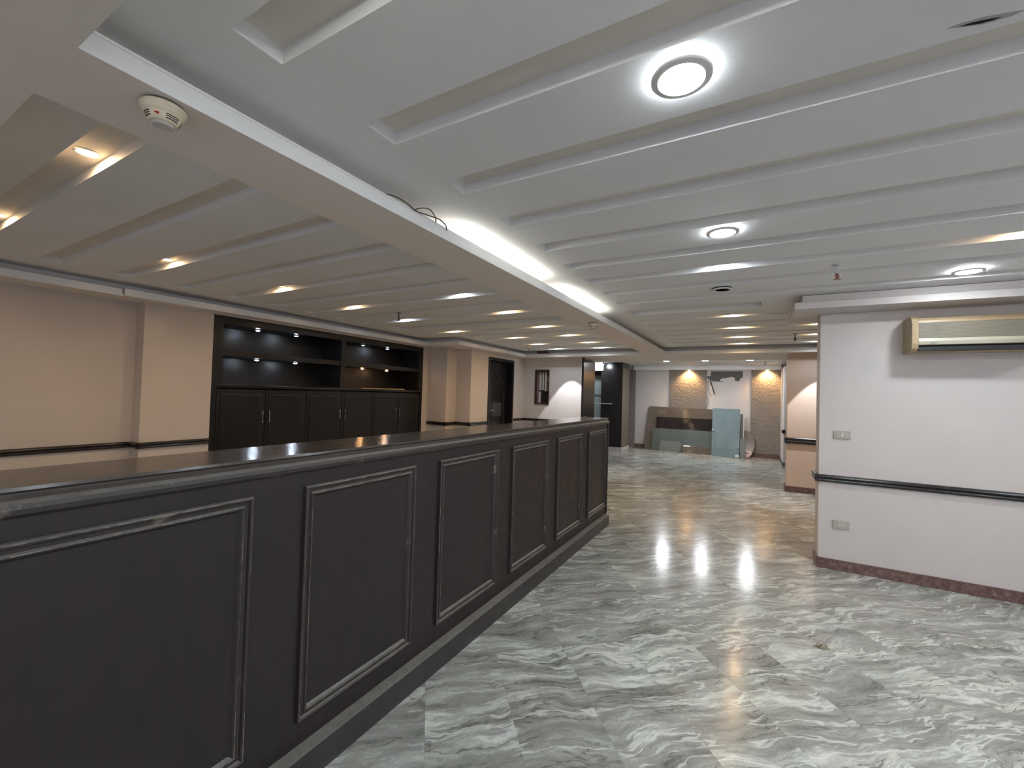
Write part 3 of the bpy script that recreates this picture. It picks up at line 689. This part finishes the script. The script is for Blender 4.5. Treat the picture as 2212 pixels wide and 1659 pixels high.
sprinkler(.23, 12.2, 'tiny dark sprinkler head in the far room ceiling, right of the three downlights', .10, 'steel_grey', 'steel_grey')

# ------------------------------------------------------------------ far room: black column, niche, bulkhead
bcx = thing('black_column', (-3.55, 12.4, 0), 'glossy black square column on a pale plinth in the far room', 'column')
MB().box(-3.86, -3.255, 12.05, 12.8, .11, ZC-.003).build('shaft', 'black_panel', bcx)
MB().box(-3.252, -3.235, 12.06, 12.8, .11, ZS-.03).build('side_board', 'socket_brown', bcx)
MB().box(-3.88, -3.215, 12.02, 12.8, 0, .11).build('plinth', 'pale_plinth', bcx, bevel=.004)
nl = thing('lit_niche', (-4.2, 12.5, 0), 'textured grey niche wall with dark frame left of the black column', 'niche wall')
MB().box(-4.7, -3.86, 12.5, 12.6, 0, 1.56).build('textured_panel', 'mesh_glass', nl)
MB().box(-4.7, -3.86, 12.5, 12.6, 1.60, 2.16).build('textured_panel', 'mesh_glass', nl)
MB().box(-4.7, -3.86, 12.47, 12.6, 1.56, 1.60).build('rail', 'steel_grey', nl)
MB().box(-4.7, -3.86, 12.45, 12.6, 2.16, 2.31).build('lintel', 'black_panel', nl)
bh = MB().box(-4.7, -3.80, 12.0, 12.6, 2.285, ZC-.003).build('ceiling_bulkhead', 'wall_white', bevel=.004)
tag(bh, 'bright white boxed bulkhead lit by two small lamps in the far room', 'bulkhead')
tag(MB().box(-4.25, -3.53, 11.82, 12.04, 1.325, 1.345).build('glass_shelf', 'shelf_glass', bevel=.002), 'pale glass shelf projecting in front of the black column', 'shelf')
for i, (x, yy) in enumerate(((-4.02, 11.75), (-3.72, 11.75))):
    t = thing('mini_spot', (x, yy, ZC), ['left', 'right'][i] + ' small white spot lighting the far bulkhead', 'spotlight', 'bulkhead spots')
    MB().lathe([(.0, ZC-.0005), (.018, ZC-.001), (.018, ZC-.03), (.034, ZC-.05), (.034, ZC-.075)], (x, yy, 0), 16).build('lamp_head', 'white_plastic', t)
    MB().lathe([(.032, ZC-.073), (.0, ZC-.078)], (x, yy, 0), 16).build('bulb', 'bulb_white', t)
    beam('lamp_beam', (x, yy, ZC-.09), (x-.05, 12.05, 2.3), 9, (.8, .95, 1), 120, .5, .03, t)

# ------------------------------------------------------------------ glass sheets and the door leaf leaning on the far wall
def leaner(name, poly, y_bot, y_top, th, mat, label, cat, group=None, bevel=.002):
    """poly in (x, z); the sheet leans from y_bot at the floor to y_top at its top"""
    zt = max(b for a, b in poly)
    f = lambda a, b, t: (a, y_bot+(y_top-y_bot)*b/zt + t, b)
    o = MB().prism(poly, f, -th, 0).build(name, mat, bevel=bevel)
    return tag(o, label, cat, group)
def rr(x0, x1, z0, z1, r=0.0, which=(0, 0, 0, 0), n=6):
    P = []
    cs = [((x0, z0), (1, 1), PI), ((x1, z0), (-1, 1), 1.5*PI), ((x1, z1), (-1, -1), 0), ((x0, z1), (1, -1), .5*PI)]
    for (c_, s_, a0), wv in zip(cs, which):
        if not wv: P.append(c_)
        else:
            cx, cz = c_[0]+s_[0]*r, c_[1]+s_[1]*r
            for k in range(n+1): P.append((cx+r*math.cos(a0+.5*PI*k/n), cz+r*math.sin(a0+.5*PI*k/n)))
    return P
leaner('glass_sheet', [(-2.86, 0), (-.98, 0), (-.98, 1.255), (-1.10, 1.262)] + [(-2.80+.09+.09*math.cos(a), 1.285-.09+.09*math.sin(a)) for a in (PI*.5, PI*.62, PI*.75, PI*.87, PI)], 13.24, 13.385, .008, 'bronze_glass', 'rearmost bronze glass sheet with a rounded corner leaning on the far wall', 'glass sheet', 'leaning glass')
leaner('glass_sheet', rr(-2.52, -.92, 0, .98), 13.165, 13.29, .008, 'dark_reflection', 'dark sheet standing in for a reflection in the bronze one', 'glass sheet', 'leaning glass')
leaner('glass_sheet', rr(-2.62, -.94, 0, .645), 13.11, 13.20, .008, 'green_glass', 'grey-green glass sheet leaning low in front of the dark one', 'glass sheet', 'leaning glass')
leaner('glass_sheet', [(-2.40, .03), (-2.36, 0), (-1.88, 0), (-1.80, .05), (-1.80, .27), (-1.84, .30), (-2.36, .30)], 13.06, 13.10, .010, 'grey_slab', 'short grey slab standing at the foot of the glass sheets, left one', 'slab', 'small slabs')
leaner('glass_sheet', rr(-1.77, -.93, 0, .20), 13.05, 13.09, .010, 'bronze_glass', 'low olive slab at the foot of the glass sheets, beside the blue-grey door', 'slab', 'small slabs')
gd = thing('loose_door', (-.66, 12.98, 0), 'pale blue-grey loose door leaf leaning on the far wall in front of the glass', 'door leaf')
def lean2(poly, th, off, mat, name, parent, yb_=12.98, yt_=13.16, zt=1.30):
    f = lambda a, b, t: (a, yb_+(yt_-yb_)*b/zt + t, b)
    return MB().prism(poly, f, off-th, off).build(name, mat, parent, bevel=.002)
lf = lean2(rr(-1.00, -.325, 0, 1.30), .035, 0, 'blue_door', 'leaf', gd)
lean2(rr(-.90, -.36, .20, 1.16), .004, -.035, 'blue_door', 'raised_panel', gd)
lean2(rr(-1.005, -.94, .675, .715), .03, -.035, 'chrome', 'handle', gd)
for z in (.20, .66, 1.10): lean2(rr(-.375, -.33, z, z+.06), .004, -.035, 'steel_grey', 'hinge', gd)
lean2(rr(-.42, -.33, .02, .075), .003, -.036, 'white_plastic', 'sticker', gd)
leaner('metal_strip', rr(-.315, -.255, 0, 1.17), 13.06, 13.22, .03, 'steel_grey', 'dark narrow board leaning beside the blue-grey door leaf', 'board', 'narrow boards')
leaner('metal_strip', rr(-.25, -.225, .50, 1.12), 13.10, 13.24, .012, 'white_plastic', 'thin white strip leaning right of the dark narrow board', 'strip', 'narrow boards')
leaner('metal_strip', rr(-.31, -.19, 0, .50), 12.99, 13.05, .02, 'grey_slab', 'short grey board at the foot of the narrow strips', 'board', 'narrow boards')
f = [(-.22+.25*math.cos(a), .36+.36*math.sin(a)) for a in [(-.5+k/20)*PI for k in range(21)]]
leaner('round_glass', f, 13.27, 13.38, .008, 'brown_glass', 'half-hidden round brown glass table top standing against the far wall', 'glass top', 'leaning glass')
c = MB(); c.prism([(-.175, .02), (-.10, .03), (-.03, .12), (-.05, .19), (-.17, .20), (-.175, .165), (-.12, .15), (-.11, .12), (-.17, .11)], lambda a, b, t: (a, t, b), 13.02, 13.10)
tag(c.build('plastic_scrap', 'pink_plastic', bevel=.006), 'small pink plastic scrap on the floor beside the leaning boards', 'scrap')
# cables out of the broken plaster
for i, (pts, lb) in enumerate((([(-1.10, 13.38, 2.12), (-1.06, 13.34, 1.98), (-1.02, 13.33, 1.85), (-.975, 13.34, 1.68)], 'thick dark cable hanging from the broken plaster of the far wall'),
        ([(-1.14, 13.38, 2.10), (-1.15, 13.36, 1.92), (-1.12, 13.35, 1.76), (-1.05, 13.36, 1.62)], 'thin cable curving down left of the thick one on the far wall'),
        ([(-1.16, 13.38, 1.62), (-1.13, 13.37, 1.50), (-1.14, 13.38, 1.42), (-1.18, 13.385, 1.33)], 'lowest thin cable reaching down to the leaning glass sheets'))):
    tag(MB().tube(smooth_path(pts, 6), (.015, .006, .006)[i], 6).build('cable', 'black_plastic' if i == 0 else 'cable_brown'), lb, 'cable')
# crumpled scrap on the marble
c = MB()
random.seed(3)
P = [(-.040, .008, .004), (-.025, .030, .016), (.002, .026, .020), (.036, .022, .010), (.044, -.004, .006), (.020, -.022, .012), (-.006, -.032, .006), (-.034, -.018, .012), (0, 0, .022), (.02, .004, .008), (-.018, .006, .010)]
vs = [c.b.verts.new((.394+a*.85, 3.356+b*.85, h_)) for a, b, h_ in P]
for a, b, d in ((0, 1, 10), (1, 8, 10), (1, 2, 8), (2, 9, 8), (2, 3, 9), (3, 4, 9), (4, 5, 9), (5, 8, 9), (5, 6, 8), (6, 7, 10), (6, 10, 8), (7, 0, 10)):
    c.b.faces.new((vs[a], vs[b], vs[d]))
lo = [c.b.verts.new((.394+a*.85, 3.356+b*.85, .0005)) for a, b, h_ in P[:8]]
for k in range(8): c.b.faces.new((vs[k], vs[(k+1) % 8], lo[(k+1) % 8], lo[k]))
c.b.faces.new(lo)
tag(c.build('wrapper', 'cloth_tan'), 'small crumpled tan wrapper lying on the marble floor', 'wrapper')
for i, (x, yy) in enumerate(((-.02, 5.1), (.06, 3.7))):
    pass
for o in bpy.data.objects:
    if '_w' in o: del o['_w']
